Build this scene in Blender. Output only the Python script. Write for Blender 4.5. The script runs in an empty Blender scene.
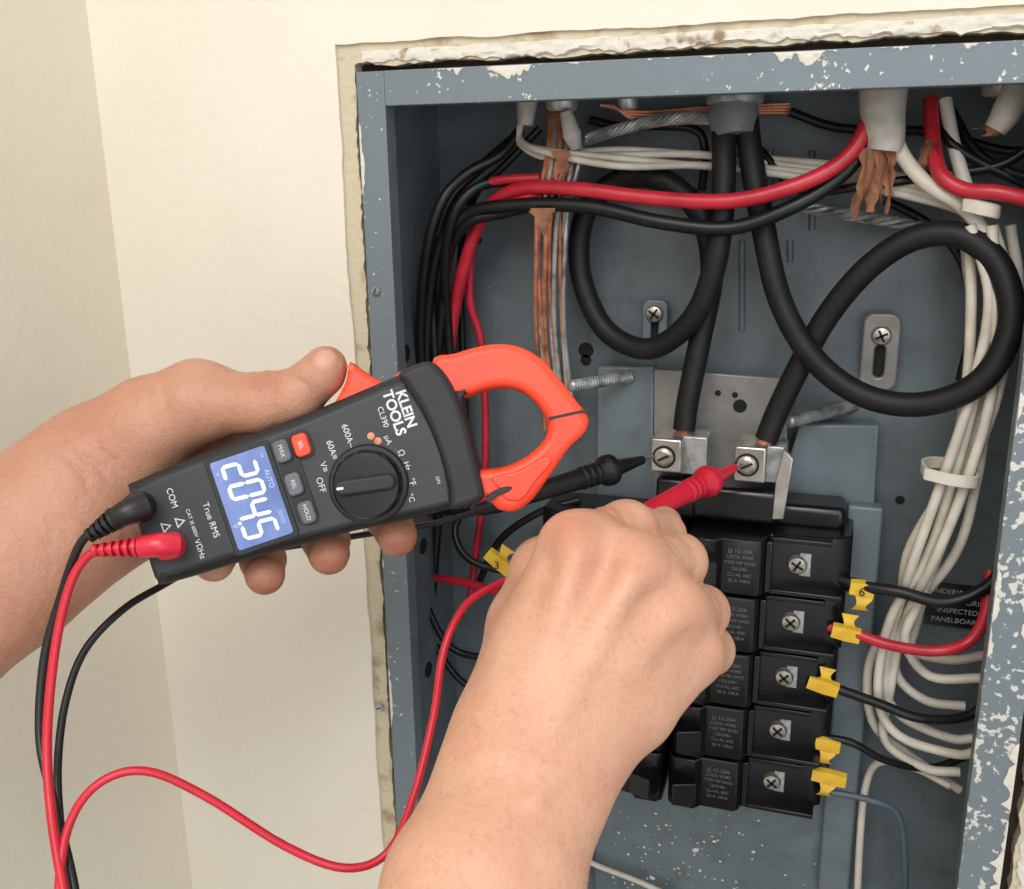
import bpy, math, random
import numpy as np
from mathutils import Vector, Matrix, noise
random.seed(4); np.random.seed(4)
sc=bpy.context.scene
try: sc.view_settings.view_transform='Standard'
except Exception: pass

# ---------------------------------------------------------------- camera
FPX=1000.0
yaw=math.radians(18.8); pit=math.radians(15.7); rol=math.radians(0.9)
Fv=Vector((-math.sin(yaw)*math.cos(pit), math.cos(yaw)*math.cos(pit), -math.sin(pit)))
R0=Vector((math.cos(yaw), math.sin(yaw),0)); U0=R0.cross(Fv)
Rv=R0*math.cos(rol)-U0*math.sin(rol); Uv=U0*math.cos(rol)+R0*math.sin(rol)
ZO=1.5
C=Vector((0,0,ZO))-Fv*0.62
cd=bpy.data.cameras.new('camera'); cd.sensor_width=36; cd.lens=36*FPX/1024; cd.clip_start=0.01
cam=bpy.data.objects.new('camera',cd); sc.collection.objects.link(cam)
CM=Matrix((( Rv.x,Uv.x,-Fv.x,C.x),(Rv.y,Uv.y,-Fv.y,C.y),(Rv.z,Uv.z,-Fv.z,C.z),(0,0,0,1)))
cam.matrix_world=CM; sc.camera=cam
def ray(px,py): return Fv+Rv*((px-512)/FPX)-Uv*((py-444.5)/FPX)
def W(px,py,y):
    r=ray(px,py); t=(y-C.y)/r.y; return C+r*t
def D(px,py,d): return C+ray(px,py)*d

# ---------------------------------------------------------------- materials
def lin(c):
    out=[]
    for v in c:
        v=v/255.0
        out.append(v/12.92 if v<=0.04045 else ((v+0.055)/1.055)**2.4)
    return tuple(out)+(1,)
def mat(name,rgb,rough=0.5,metal=0.0,rgb2=None,nscale=30,lo=0.4,hi=0.6,bump=0,bscale=200,emit=0,sss=0,coat=0,detail=4,patch=None,spec=None,grime=None):
    m=bpy.data.materials.new(name); m.use_nodes=True; nt=m.node_tree; b=nt.nodes['Principled BSDF']
    b.inputs['Base Color'].default_value=lin(rgb); b.inputs['Roughness'].default_value=rough; b.inputs['Metallic'].default_value=metal
    if spec is not None: b.inputs['Specular IOR Level'].default_value=spec
    tc=nt.nodes.new('ShaderNodeTexCoord')
    if rgb2 is None: rgb2=tuple(v*0.88 for v in rgb)
    n=nt.nodes.new('ShaderNodeTexNoise'); n.inputs['Scale'].default_value=nscale; n.inputs['Detail'].default_value=detail
    nt.links.new(tc.outputs['Object'],n.inputs['Vector'])
    mr=nt.nodes.new('ShaderNodeMapRange'); mr.inputs['From Min'].default_value=lo; mr.inputs['From Max'].default_value=hi
    src=n.outputs['Fac']
    if patch:
        n3=nt.nodes.new('ShaderNodeTexNoise'); n3.inputs['Scale'].default_value=patch[0]; n3.inputs['Detail'].default_value=2
        nt.links.new(tc.outputs['Object'],n3.inputs['Vector'])
        ma=nt.nodes.new('ShaderNodeMath'); ma.operation='MULTIPLY_ADD'; nt.links.new(n3.outputs['Fac'],ma.inputs[0]); ma.inputs[1].default_value=patch[1]; nt.links.new(src,ma.inputs[2]); src=ma.outputs[0]
    nt.links.new(src,mr.inputs['Value'])
    mx=nt.nodes.new('ShaderNodeMix'); mx.data_type='RGBA'
    mx.inputs['A'].default_value=lin(rgb); mx.inputs['B'].default_value=lin(rgb2)
    nt.links.new(mr.outputs['Result'],mx.inputs['Factor']); res=mx.outputs['Result']
    if grime:
        n4=nt.nodes.new('ShaderNodeTexNoise'); n4.inputs['Scale'].default_value=45; n4.inputs['Detail'].default_value=8; n4.inputs['Roughness'].default_value=.7
        nt.links.new(tc.outputs['Object'],n4.inputs['Vector'])
        r4=nt.nodes.new('ShaderNodeMapRange'); r4.inputs['From Min'].default_value=.48; r4.inputs['From Max'].default_value=.78; r4.inputs['To Max'].default_value=.75
        nt.links.new(n4.outputs['Fac'],r4.inputs['Value'])
        m4=nt.nodes.new('ShaderNodeMix'); m4.data_type='RGBA'; nt.links.new(r4.outputs['Result'],m4.inputs['Factor']); nt.links.new(res,m4.inputs['A']); m4.inputs['B'].default_value=lin(grime); res=m4.outputs['Result']
    nt.links.new(res,b.inputs['Base Color'])
    if bump:
        n2=nt.nodes.new('ShaderNodeTexNoise'); n2.inputs['Scale'].default_value=bscale; n2.inputs['Detail'].default_value=5
        nt.links.new(tc.outputs['Object'],n2.inputs['Vector'])
        bp=nt.nodes.new('ShaderNodeBump'); bp.inputs['Strength'].default_value=bump; bp.inputs['Distance'].default_value=0.001
        nt.links.new(n2.outputs['Fac'],bp.inputs['Height']); nt.links.new(bp.outputs['Normal'],b.inputs['Normal'])
    if emit:
        nt.links.new(mx.outputs['Result'],b.inputs['Emission Color']); b.inputs['Emission Strength'].default_value=emit
    if coat: b.inputs['Coat Weight'].default_value=coat
    return m
M={}
M['wall']=mat('wall_paint',(232,226,211),0.78,0,(227,220,204),6,0.35,0.65,0.5,130)
M['wall2']=mat('wall_paint_side',(233,226,209),0.8,0,(228,220,202),6,0.35,0.65,0.5,130)
M['raw']=mat('raw_plaster',(204,194,168),0.9,0,(160,140,108),55,0.55,0.72,0.9,260)
M['white_pl']=mat('white_plaster',(220,215,203),0.9,0,(150,126,96),75,0.60,0.70,1.0,240)
M['gap']=mat('gap_shade_brown',(60,46,34),0.9)  # dark brown colour standing in for the shade inside the flange gap
M['steel']=mat('panel_enamel',(114,126,132),0.42,0.1,(103,115,121),14,0.35,0.7,0.1,60,grime=(82,88,88))
M['steelin']=mat('panel_enamel_inner',(106,117,122),0.4,0.1,(94,105,110),12,0.35,0.7,0.1,60,grime=(74,80,80))
M['splat']=mat('panel_enamel_flecks',(114,126,133),0.5,0.1,(208,208,200),300,0.90,0.92,0.3,140,detail=3,patch=(24,0.42))
M['splat2']=mat('panel_enamel_flecks_heavy',(118,129,135),0.5,0.1,(212,211,204),210,0.81,0.85,0.3,140,detail=6,patch=(26,0.5))
M['alu']=mat('plate_zinc',(150,149,146),0.42,0.3,(132,130,127),30,0.3,0.7,grime=(110,106,100))
M['silver']=mat('lug_aluminium',(200,197,190),0.3,0.85,(165,161,153),60,0.4,0.7)
M['zinc']=mat('zinc_screw',(195,190,178),0.32,0.8,(130,122,108),200,0.4,0.7)
M['dark']=mat('dark_hole',(16,17,18),0.8)
M['blackp']=mat('breaker_plastic',(13,13,15),0.26,0,(20,20,22),40,0.4,0.7,0.05,300)
M['label']=mat('label_print',(112,112,112),0.6)
M['labelw']=mat('label_print_white',(185,185,183),0.6)
M['wblack']=mat('wire_black',(16,17,19),0.4,0,(24,25,27),60,0.4,0.7,spec=.4)
M['cblack']=mat('cable_black_rubber',(18,19,20),0.55,0,(27,27,28),80,0.4,0.7,0.15,400,spec=.35)
M['wred']=mat('wire_red',(192,40,56),0.36,0,(165,30,46),50,0.4,0.7)
M['wwhite']=mat('wire_white',(212,206,194),0.5,0,(186,178,162),50,0.4,0.7)
M['copper']=mat('copper_bare',(214,140,106),0.4,0.45,(140,90,68),90,0.4,0.7)
M['tin']=mat('tinned_wire',(186,188,188),0.36,0.5,(120,122,122),120,0.4,0.7)
M['paper']=mat('kraft_paper',(158,110,80),0.85,0,(106,70,48),90,0.4,0.7)
M['sheath']=mat('cable_sheath',(190,186,178),0.6,0,(150,145,135),60,0.45,0.75)
M['gsheath']=mat('cable_sheath_grey',(118,124,128),0.6,0,(96,102,106),60,0.45,0.75)
M['yellow']=mat('yellow_tag',(232,190,56),0.5,0,(214,168,40),70,0.4,0.7)
M['gwire']=mat('wire_grey',(88,102,114),0.45)
M['mbody']=mat('meter_face_charcoal',(47,50,55),0.5,0,(42,44,49),60,0.4,0.7,0.1,900)
M['mrub']=mat('meter_rubber_black',(26,27,30),0.55,0,(31,32,35),80,0.4,0.7,0.15,900)
M['orange']=mat('meter_orange',(246,78,46),0.42,0,(240,70,40),20,0.4,0.7)
M['mbtn']=mat('meter_button_grey',(98,102,109),0.5)
M['lcd']=mat('lcd_backlight',(88,108,162),0.35,0,(122,142,192),40,0.35,0.7,emit=0.26)
M['seg']=mat('lcd_segment',(222,232,250),0.4,emit=0.5)
M['segd']=mat('lcd_annunciator',(180,196,228),0.4,emit=0.3)
M['prt']=mat('printed_white',(222,223,222),0.5)
M['lred']=mat('lead_red_silicone',(204,34,54),0.4,0,(192,28,48),40,0.4,0.7)
M['lblk']=mat('lead_black_silicone',(20,20,23),0.4,0,(27,27,29),40,0.4,0.7)
M['lredt']=mat('probe_red_plastic',(212,38,62),0.3,0,(200,32,54),40,0.4,0.7)
M['floor']=mat('floor_concrete',(130,124,116),0.85,0,(112,106,98),8,0.35,0.7,0.3,80)

def skin(name,base,red,light):
    m=bpy.data.materials.new(name); m.use_nodes=True; nt=m.node_tree; b=nt.nodes['Principled BSDF']
    tc=nt.nodes.new('ShaderNodeTexCoord'); L=nt.links
    def nz(s,d,lo,hi,top=1.0):
        n=nt.nodes.new('ShaderNodeTexNoise'); n.inputs['Scale'].default_value=s; n.inputs['Detail'].default_value=d; L.new(tc.outputs['Object'],n.inputs['Vector'])
        r=nt.nodes.new('ShaderNodeMapRange'); r.inputs['From Min'].default_value=lo; r.inputs['From Max'].default_value=hi; r.inputs['To Max'].default_value=top; L.new(n.outputs['Fac'],r.inputs['Value']); return r.outputs['Result']
    def mix(f,a,bb,blend='MIX'):
        x=nt.nodes.new('ShaderNodeMix'); x.data_type='RGBA'; x.blend_type=blend
        if isinstance(f,float): x.inputs['Factor'].default_value=f
        else: L.new(f,x.inputs['Factor'])
        for k,v in (('A',a),('B',bb)):
            if isinstance(v,tuple): x.inputs[k].default_value=v
            else: L.new(v,x.inputs[k])
        return x.outputs['Result']
    c1=mix(nz(22,3,0.3,0.75),lin(base),lin(light))
    c2=mix(nz(60,4,0.45,0.95,0.5),c1,lin(red))
    c2=mix(nz(420,3,0.5,0.9,0.35),c2,lin(tuple(v*.82 for v in red)))
    at=nt.nodes.new('ShaderNodeAttribute'); at.attribute_name='tone'
    sp=nt.nodes.new('ShaderNodeSeparateColor'); L.new(at.outputs['Color'],sp.inputs['Color'])
    c3=mix(sp.outputs['Red'],c2,lin(red))
    c4=mix(sp.outputs['Green'],c3,lin((226,184,166)))
    c5=mix(sp.outputs['Blue'],c4,lin((122,72,54)))
    L.new(c5,b.inputs['Base Color'])
    b.inputs['Roughness'].default_value=0.48
    b.inputs['Subsurface Weight'].default_value=0.06; b.inputs['Subsurface Scale'].default_value=0.004
    b.inputs['Subsurface Radius'].default_value=(1,0.4,0.25)
    v=nt.nodes.new('ShaderNodeTexVoronoi'); v.feature='DISTANCE_TO_EDGE'; v.inputs['Scale'].default_value=430
    n0=nt.nodes.new('ShaderNodeTexNoise'); n0.inputs['Scale'].default_value=120; L.new(tc.outputs['Object'],n0.inputs['Vector'])
    va=nt.nodes.new('ShaderNodeVectorMath'); va.operation='MULTIPLY_ADD'; L.new(n0.outputs['Color'],va.inputs[0]); va.inputs[1].default_value=(.006,.006,.006); L.new(tc.outputs['Object'],va.inputs[2]); L.new(va.outputs[0],v.inputs['Vector'])
    cl=nt.nodes.new('ShaderNodeMapRange'); cl.inputs['From Max'].default_value=0.22; L.new(v.outputs['Distance'],cl.inputs['Value'])
    n2=nt.nodes.new('ShaderNodeTexNoise'); n2.inputs['Scale'].default_value=180; n2.inputs['Detail'].default_value=6; L.new(tc.outputs['Object'],n2.inputs['Vector'])
    ad=nt.nodes.new('ShaderNodeMath'); ad.operation='MULTIPLY_ADD'; L.new(cl.outputs['Result'],ad.inputs[0]); ad.inputs[1].default_value=0.14; L.new(n2.outputs['Fac'],ad.inputs[2])
    bp=nt.nodes.new('ShaderNodeBump'); bp.inputs['Strength'].default_value=0.42; bp.inputs['Distance'].default_value=0.0012
    L.new(ad.outputs[0],bp.inputs['Height']); L.new(bp.outputs['Normal'],b.inputs['Normal'])
    return m
M['skinL']=skin('skin_tan',(184,134,108),(174,106,86),(197,148,121))
M['skinR']=skin('skin_light_tan',(208,157,128),(196,124,100),(219,173,146))

# ---------------------------------------------------------------- helpers
def link(o): sc.collection.objects.link(o); return o
def empty(name,loc,mw=None):
    e=bpy.data.objects.new(name,None); e.empty_display_size=0.02; link(e)
    e.matrix_world=mw if mw is not None else Matrix.Translation(loc); return e
def par(o,p):
    if p is not None:
        o.parent=p; o.matrix_parent_inverse=p.matrix_world.inverted()
    return o
class MB:
    def __init__(s): s.v=[];s.f=[];s.m=[];s.mats=[]
    def mi(s,k):
        if k not in s.mats: s.mats.append(k)
        return s.mats.index(k)
    def tube(s,pts,r,k,n=10,sub=6,caps=True):
        pts=[Vector(p) for p in pts]; m=len(pts)
        rr=list(r) if isinstance(r,(list,tuple)) else [r]*m
        P=[];RR=[]
        if sub>1 and m>2:
            for i in range(m-1):
                p0=pts[i-1] if i>0 else pts[0]*2-pts[1]; p1=pts[i];p2=pts[i+1]
                p3=pts[i+2] if i+2<m else pts[-1]*2-pts[-2]
                for j in range(sub):
                    t=j/sub
                    P.append(0.5*((2*p1)+(p2-p0)*t+(2*p0-5*p1+4*p2-p3)*t*t+(3*p1-p0-3*p2+p3)*t**3)); RR.append(rr[i]*(1-t)+rr[i+1]*t)
            P.append(pts[-1]);RR.append(rr[-1])
        else: P=pts;RR=rr
        T=[(P[min(i+1,len(P)-1)]-P[max(i-1,0)]).normalized() for i in range(len(P))]
        a=Vector((0,0,1)) if abs(T[0].z)<0.9 else Vector((1,0,0)); N=(a-T[0]*a.dot(T[0])).normalized()
        b0=len(s.v); mi=s.mi(k)
        for i,p in enumerate(P):
            N=(N-T[i]*N.dot(T[i])).normalized(); B=T[i].cross(N)
            for j in range(n):
                th=2*math.pi*j/n; s.v.append(p+(N*math.cos(th)+B*math.sin(th))*RR[i])
        for i in range(len(P)-1):
            for j in range(n):
                s.f.append((b0+i*n+j,b0+i*n+(j+1)%n,b0+(i+1)*n+(j+1)%n,b0+(i+1)*n+j)); s.m.append(mi)
        if caps:
            s.f.append(tuple(b0+j for j in range(n))[::-1]); s.m.append(mi)
            e=b0+(len(P)-1)*n; s.f.append(tuple(e+j for j in range(n))); s.m.append(mi)
    def lathe(s,c,ax,prof,k,n=20):
        ax=Vector(ax).normalized(); s.tube([Vector(c)+ax*h for h,_ in prof],[q for _,q in prof],k,n=n,sub=1)
    def box(s,c,sx,k,rot=None):
        c=Vector(c); b0=len(s.v); mi=s.mi(k)
        for dx in(-.5,.5):
            for dy in(-.5,.5):
                for dz in(-.5,.5):
                    q=Vector((dx*sx[0],dy*sx[1],dz*sx[2]))
                    if rot is not None: q=rot@q
                    s.v.append(c+q)
        for f in((0,1,3,2),(4,6,7,5),(0,4,5,1),(2,3,7,6),(0,2,6,4),(1,5,7,3)):
            s.f.append(tuple(b0+i for i in f)); s.m.append(mi)
    def sheet(s,rows,k):
        b0=len(s.v); mi=s.mi(k); nr=len(rows); nc=len(rows[0])
        for r in rows: s.v+= [Vector(p) for p in r]
        for i in range(nr-1):
            for j in range(nc-1):
                s.f.append((b0+i*nc+j,b0+i*nc+j+1,b0+(i+1)*nc+j+1,b0+(i+1)*nc+j)); s.m.append(mi)
    def obj(s,name,parent=None,bevel=0,smooth=True,origin=True):
        me=bpy.data.meshes.new(name)
        o0=Vector((0,0,0))
        if origin and s.v:
            for v in s.v: o0+=v
            o0/=len(s.v)
        me.from_pydata([tuple(v-o0) for v in s.v],[],s.f)
        for k in s.mats: me.materials.append(M[k])
        me.polygons.foreach_set('material_index',s.m)
        me.polygons.foreach_set('use_smooth',[smooth]*len(s.f)); me.update()
        try: me.set_sharp_from_angle(angle=math.radians(42))
        except Exception: pass
        o=bpy.data.objects.new(name,me); link(o); o.matrix_world=Matrix.Translation(o0); par(o,parent)
        if bevel:
            b=o.modifiers.new('bevel','BEVEL'); b.width=bevel; b.segments=3; b.limit_method='ANGLE'; b.angle_limit=math.radians(40)
        return o
def solid(name,loops,mw,z0,z1,k,bev=0,parent=None):
    """extruded outline (may have holes) in the frame mw, local z0..z1"""
    cu=bpy.data.curves.new(name,'CURVE'); cu.dimensions='2D'; cu.fill_mode='BOTH'
    h=(z1-z0)/2; bev=min(bev,h*0.95); cu.extrude=h-bev; cu.bevel_depth=bev; cu.bevel_resolution=3; cu.offset=-bev
    for lp in loops:
        sp=cu.splines.new('POLY'); sp.points.add(len(lp)-1)
        for i,p in enumerate(lp): sp.points[i].co=(p[0],p[1],0,1)
        sp.use_cyclic_u=True
    o=bpy.data.objects.new(name+'_tmp',cu); link(o)
    bpy.context.view_layer.update(); dg=bpy.context.evaluated_depsgraph_get()
    me=bpy.data.meshes.new_from_object(o.evaluated_get(dg)); me.name=name
    bpy.data.objects.remove(o); me.materials.clear(); me.materials.append(M[k])
    o=bpy.data.objects.new(name,me); link(o); o.matrix_world=mw@Matrix.Translation((0,0,(z0+z1)/2)); par(o,parent)
    try: me.set_sharp_from_angle(angle=math.radians(50))
    except Exception: pass
    return o
def text(body,size,mw,k,parent,name,ext=0.00008,bold=0.0):
    cu=bpy.data.curves.new(name,'FONT'); cu.body=body; cu.size=size; cu.align_x='CENTER'; cu.align_y='CENTER'; cu.extrude=ext; cu.offset=bold*size
    o=bpy.data.objects.new(name+'_tmp',cu); link(o); bpy.context.view_layer.update(); dg=bpy.context.evaluated_depsgraph_get()
    me=bpy.data.meshes.new_from_object(o.evaluated_get(dg)); bpy.data.objects.remove(o); me.materials.clear(); me.materials.append(M[k])
    o=bpy.data.objects.new(name,me); link(o); o.matrix_world=mw; par(o,parent); return o
def cr(lp,sub=5):
    out=[];n=len(lp)
    for i in range(n):
        p0,p1,p2,p3=[Vector((*lp[(i+k)%n],0)) for k in(-1,0,1,2)]
        for j in range(sub):
            t=j/sub; q=0.5*((2*p1)+(p2-p0)*t+(2*p0-5*p1+4*p2-p3)*t*t+(3*p1-p0-3*p2+p3)*t**3); out.append((q.x,q.y))
    return out
def roundrect(cx,cy,w,h,r,n=5):
    out=[]
    for sx,sy,a0 in((1,1,0),(-1,1,90),(-1,-1,180),(1,-1,270)):
        for i in range(n+1):
            a=math.radians(a0+90*i/n); out.append((cx+sx*(w/2-r)+r*math.cos(a),cy+sy*(h/2-r)+r*math.sin(a)))
    return out
WM=Matrix(((1,0,0,0),(0,0,-1,0),(0,1,0,0),(0,0,0,1)))

# ---------------------------------------------------------------- room
xlo=W(370,300,0).x; xli=W(396,300,0).x; xri=W(1000,540,0).x; xro=W(1026,690,0).x
zto=W(700,56,0).z; zti=W(700,95,0).z; zbi=ZO-0.47; zbo=zbi-0.03
xcor=W(124,300,0).x
def ringloop(x0,x1,z0,z1,amp,step=0.006,seed=0,freq=40):
    pts=[]
    def ed(a,b,nrm):
        L=(Vector(b)-Vector(a)).length; n=max(2,int(L/step))
        for i in range(n):
            t=i/n; p=Vector(a).lerp(Vector(b),t)
            q=noise.noise(Vector((p.x*freq,p.y*freq,seed)))+0.6*noise.noise(Vector((p.x*freq*4,p.y*freq*4,seed+5)))
            pts.append((p.x+nrm[0]*amp*q,p.y+nrm[1]*amp*q))
    ed((x0,z0),(x1,z0),(0,1)); ed((x1,z0),(x1,z1),(1,0)); ed((x1,z1),(x0,z1),(0,1)); ed((x0,z1),(x0,z0),(1,0))
    return pts
xpl=W(338,60,0).x; zpt=W(680,25,0).z
rect=lambda a,b,c,d:[(a,c),(b,c),(b,d),(a,d)]
X1=1.4
solid('wall_back',[rect(xcor-0.1,X1,0,2.6),ringloop(xpl,xro+0.020,zbo-0.02,zpt,0.0012,seed=2,freq=25)],WM,0.0,0.0022,'wall')
solid('trim_1',[rect(xcor-0.1,X1,0,2.6),ringloop(xlo-0.0030,xro+0.006,zbo-0.01,zto+0.0040,0.0022,0.003,seed=9,freq=60)],WM,-0.010,-0.0003,'raw')
solid('gap_shade_backing',[rect(xcor-0.1,X1,0,2.6),rect(xlo-0.001,xro+0.001,zbo,zto+0.001)],WM,-0.03,-0.0105,'gap')  # added dark backing layer, painted as the shadow in the gap around the box
mb=MB()
for a,b,amp,bias in(((xlo+0.004,zto+0.0082),(xro+0.02,zto+0.0092),0.0036,0),((xro+0.014,ZO-0.13),(xro+0.012,zbo),0.0052,0)):
    n=150; rows=[[] for _ in range(8)]; hz=(abs(b[0]-a[0])>abs(b[1]-a[1]))
    for i in range(n+1):
        t=i/n; p=Vector(a).lerp(Vector(b),t)
        w0=amp*(1.0+0.9*noise.noise(Vector((i*0.22,amp*900,0)))+0.5*noise.noise(Vector((i*0.8,amp*900,7)))); w1=amp*(1.0+0.35*noise.noise(Vector((i*0.2,3,1))))
        for j in range(8):
            th=math.pi*j/7; cu_=math.cos(th); u=-(cu_*w0 if cu_>0 else cu_*w1)
            hgt=-0.0006+min(1,math.sin(th)*1.8)*0.0022*(1+0.7*noise.noise(Vector((i*0.5,j*.8,3))))
            rows[j].append((p.x+(0 if hz else u),-hgt,p.y+(u if hz else 0)))
    mb.sheet(rows,'white_pl')
mb.obj('trim_3')
mb=MB(); mb.box((xcor-0.05,-0.9,1.3),(0.1,1.8,2.6),'wall2'); o=mb.obj('wall_left',smooth=False)
mb=MB(); mb.box((0.55,-0.9,-0.02),(2.2,2.2,0.04),'floor'); mb.obj('floor',smooth=False)

# ---------------------------------------------------------------- electrical panel
EP=empty('electrical_panel',((xlo+xro)/2,0.05,ZO-0.15))
YB=0.115; zc=(zto+zbo)/2; hh=zto-zbo; xc=(xlo+xro)/2; ww=xro-xlo
mb=MB()
mb.box((xc,YB+0.001,zc),(ww,0.002,hh),'steelin'); mb.obj('enclosure_back',EP,smooth=False)
mb=MB()
mb.box((xlo+0.001,YB/2,zc),(0.002,YB,hh),'steelin'); mb.box((xro-0.001,YB/2,zc),(0.002,YB,hh),'steelin')
mb.box((xc,YB/2,zto-0.001),(ww,YB,0.002),'steelin'); mb.box((xc,YB/2,zbo+0.001),(ww,YB,0.002),'steelin'); mb.obj('enclosure_sides',EP,smooth=False)
mb=MB(); y0=-0.0015
mb.box(((xlo+xli)/2,y0,zc),(xli-xlo,0.002,hh),'splat'); mb.box((xli-0.001,y0+0.006,zc),(0.002,0.012,hh-0.02),'steel')
mb.obj('flange_left',EP,0.0005)
mb=MB(); mb.box(((xri+xro)/2,y0,zc),(xro-xri,0.002,hh),'splat2'); mb.box((xri+0.001,y0+0.006,zc),(0.002,0.012,hh-0.02),'steel'); mb.obj('flange_right',EP,0.0005)
mb=MB(); mb.box(((xli+xro)/2+0.0005,y0-0.001,(zto+zti)/2),(xro-xli,0.002,zto-zti),'splat'); mb.box((xc,y0+0.006,zti+0.001),(ww-0.02,0.013,0.002),'steel'); mb.obj('flange_top',EP,0.0005)
mb=MB(); mb.box((xc,y0,(zbi+zbo)/2),(ww,0.002,zbi-zbo),'splat'); mb.obj('flange_bottom',EP,0.0005)
def ragged(name,a,b,inward,wmax,thr,seed,ydep):
    n=260; A_=Vector(a);B_=Vector(b); m=MB()
    def wd(i): 
        q=noise.noise(Vector((i*.045,seed,0)))*1.0+.55*noise.noise(Vector((i*.19,seed,2)))+.35*noise.noise(Vector((i*.6,seed,4)))
        return max(0,q-thr)*wmax
    r0=[];r1=[];r2=[]
    for i in range(n+1):
        p=A_.lerp(B_,i/n); w=wd(i); q=p+Vector(inward)*w; hh_=ydep-(.0005 if w>0 else -.0003)
        r0.append((p.x,hh_,p.y)); r1.append(((p.x+q.x)/2,hh_-.0002,(p.y+q.y)/2)); r2.append((q.x,hh_+.0003,q.y))
    m.sheet([r0,r1,r2],'white_pl'); m.obj(name,EP)
ragged('paint_crust_right',(xro,zto-.02),(xro,zbo),(-1,0),.014,-.15,3,-.0026)
ragged('paint_crust_right_inner',(xri+.0005,zto-.03),(xri+.0005,zbo),(1,0),.006,.1,8,-.0026)
ragged('paint_crust_top',(xro,zto-.0005),(xli+.01,zto-.0005),(0,-1),.009,.04,5,-.0036)
ragged('paint_crust_left',(xlo+.0003,zto-.02),(xlo+.0003,zbo),(1,0),.006,.12,12,-.0026)
px0=W(655,400,0.10).x; px1=W(880,560,0.10).x
pan=[(W(598,372,.1).x,W(598,366,.1).z),(W(655,368,.1).x,W(655,366,.1).z),(W(655,400,.1).x,W(655,470,.1).z),(W(785,470,.1).x,W(785,470,.1).z),(W(800,420,.1).x,W(800,424,.1).z),(W(880,420,.1).x,W(880,424,.1).z),(px1,ZO-0.36),(px1-0.03,ZO-0.375),(px1-0.03,ZO-0.40),(W(598,400,.1).x,ZO-0.40)]
solid('bus_pan',[pan[::-1]],WM,-0.108,-0.098,'steel',0.002,EP)
ap=[W(655,368,.098),W(786,378,.098),W(790,540,.098),W(655,540,.098)]
solid('neutral_plate',[[(p.x,p.z) for p in ap]],WM,-0.0975,-0.094,'alu',0.0008,EP)
mb=MB()
mb.box((px1-0.012,0.094,ZO-0.2),(0.022,0.012,0.30),'steel'); mb.obj('pan_side_rail',EP,0.002)
mb=MB()
for a,b in(((770,150),(770,215)),((812,150),(812,230)),((742,240),(742,330)),((560,330),(560,430)),((790,240),(790,262))):
    p=W(a[0],a[1],YB);q=W(b[0],b[1],YB); mb.tube([p,q],0.0022,'steelin',n=10)
mb.obj('back_ribs',EP)
mb=MB()
for x,y,r in((518,367,.003),(586,350,.0055),(586,360,.004),(602,318,.0022),(478,240,.003),(545,470,.003),(900,500,.003),(735,395,.002),(740,406,.0045),(718,393,.002)):
    yy=YB-0.0003 if x not in(735,740,718) else 0.0938
    mb.lathe(W(x,y,yy),(0,-1,0),[(0,r),(0.0004,r)],'dark')
for z,yy in((0.045,0.045),(0.018,0.075),(-0.10,0.06),(-0.2,0.06)):
    mb.lathe((xlo+0.002,yy,ZO+z),(1,0,0),[(0,.006),(0.0006,.006)],'dark')
mb.obj('knockout_holes',EP)
mb=MB()
for i in range(190):
    x=random.gauss(640,60); y=random.gauss(866,30)
    if y<812 or y>960 or x<500: continue
    p=W(x,y,YB-.0002); r=random.uniform(.0003,.0012)
    if random.random()<.12: r*=1.9
    if p.x>px0-.03: p=W(x,y,.0975)
    # irregular chip
    b0=[]; n=7; ph0=random.random()*6
    rows=[[p+Vector((math.cos(t)*r*random.uniform(.5,1.3),-.0001,math.sin(t)*r*random.uniform(.5,1.3))) for t in [ph0+2*math.pi*j/n for j in range(n)]]]
    rows[0].append(rows[0][0]); rows.append([p+Vector((0,-.0005,0))]*(n+1)); mb.sheet(rows,'white_pl')
for i in range(40):
    p=W(random.uniform(480,640),random.uniform(260,520),YB-.0002); r=random.uniform(.0002,.0005); mb.lathe(p,(0,-1,0),[(0,r),(.0003,r*.8)],'white_pl',n=5)
mb.obj('plaster_crumbs',EP)
def screw(mb,c,ax,r,k='zinc',slot='cross',h=0.5):
    c=Vector(c); ax=Vector(ax).normalized()
    mb.lathe(c,ax,[(0,r),(r*h*.5,r),(r*h,r*.82),(r*h*1.15,r*.45),(r*h*1.2,0.0002)],k,n=20)
    t=Vector((0,0,1)) if abs(ax.z)<.9 else Vector((1,0,0)); u=ax.cross(t).normalized(); w=ax.cross(u)
    a=random.uniform(0.3,1.2)
    for q in((a,) if slot=='slot' else (a,a+math.pi/2)):
        d=u*math.cos(q)+w*math.sin(q); e=ax.cross(d)
        rot=Matrix((d,e,ax)).transposed(); mb.box(c+ax*(r*h*1.18),(r*1.3,r*.22,r*.12),'dark',rot)
mb=MB(); screw(mb,W(376,291,-0.003),(0,-1,0),0.003,'tin','slot'); screw(mb,W(380,707,-0.003),(0,-1,0),0.0032,'tin','slot'); mb.obj('flange_screws',EP)
def bracket(x,y,w,h,name,k):
    c=W(x,y,0.105); s=0.67/1000
    lp=roundrect(c.x,c.z,w*s,h*s,w*s*.3); hole=roundrect(c.x,c.z-h*s*.12,w*s*.28,h*s*.42,w*s*.135)
    solid(name,[lp,hole],WM,-0.109,-0.103,k,0.0015,EP)
    solid(name+'_slot',[hole],WM,-0.1095,-0.1075,'dark',0,EP)
    m=MB(); screw(m,(c.x,0.104,c.z+h*s*.22),(0,-1,0),0.0062,'zinc','cross',0.7); m.obj(name+'_screw',EP)
bracket(655,324,26,50,'mounting_bracket_a','steel'); bracket(880,352,34,74,'mounting_bracket_b','alu')
mb=MB()
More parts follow.
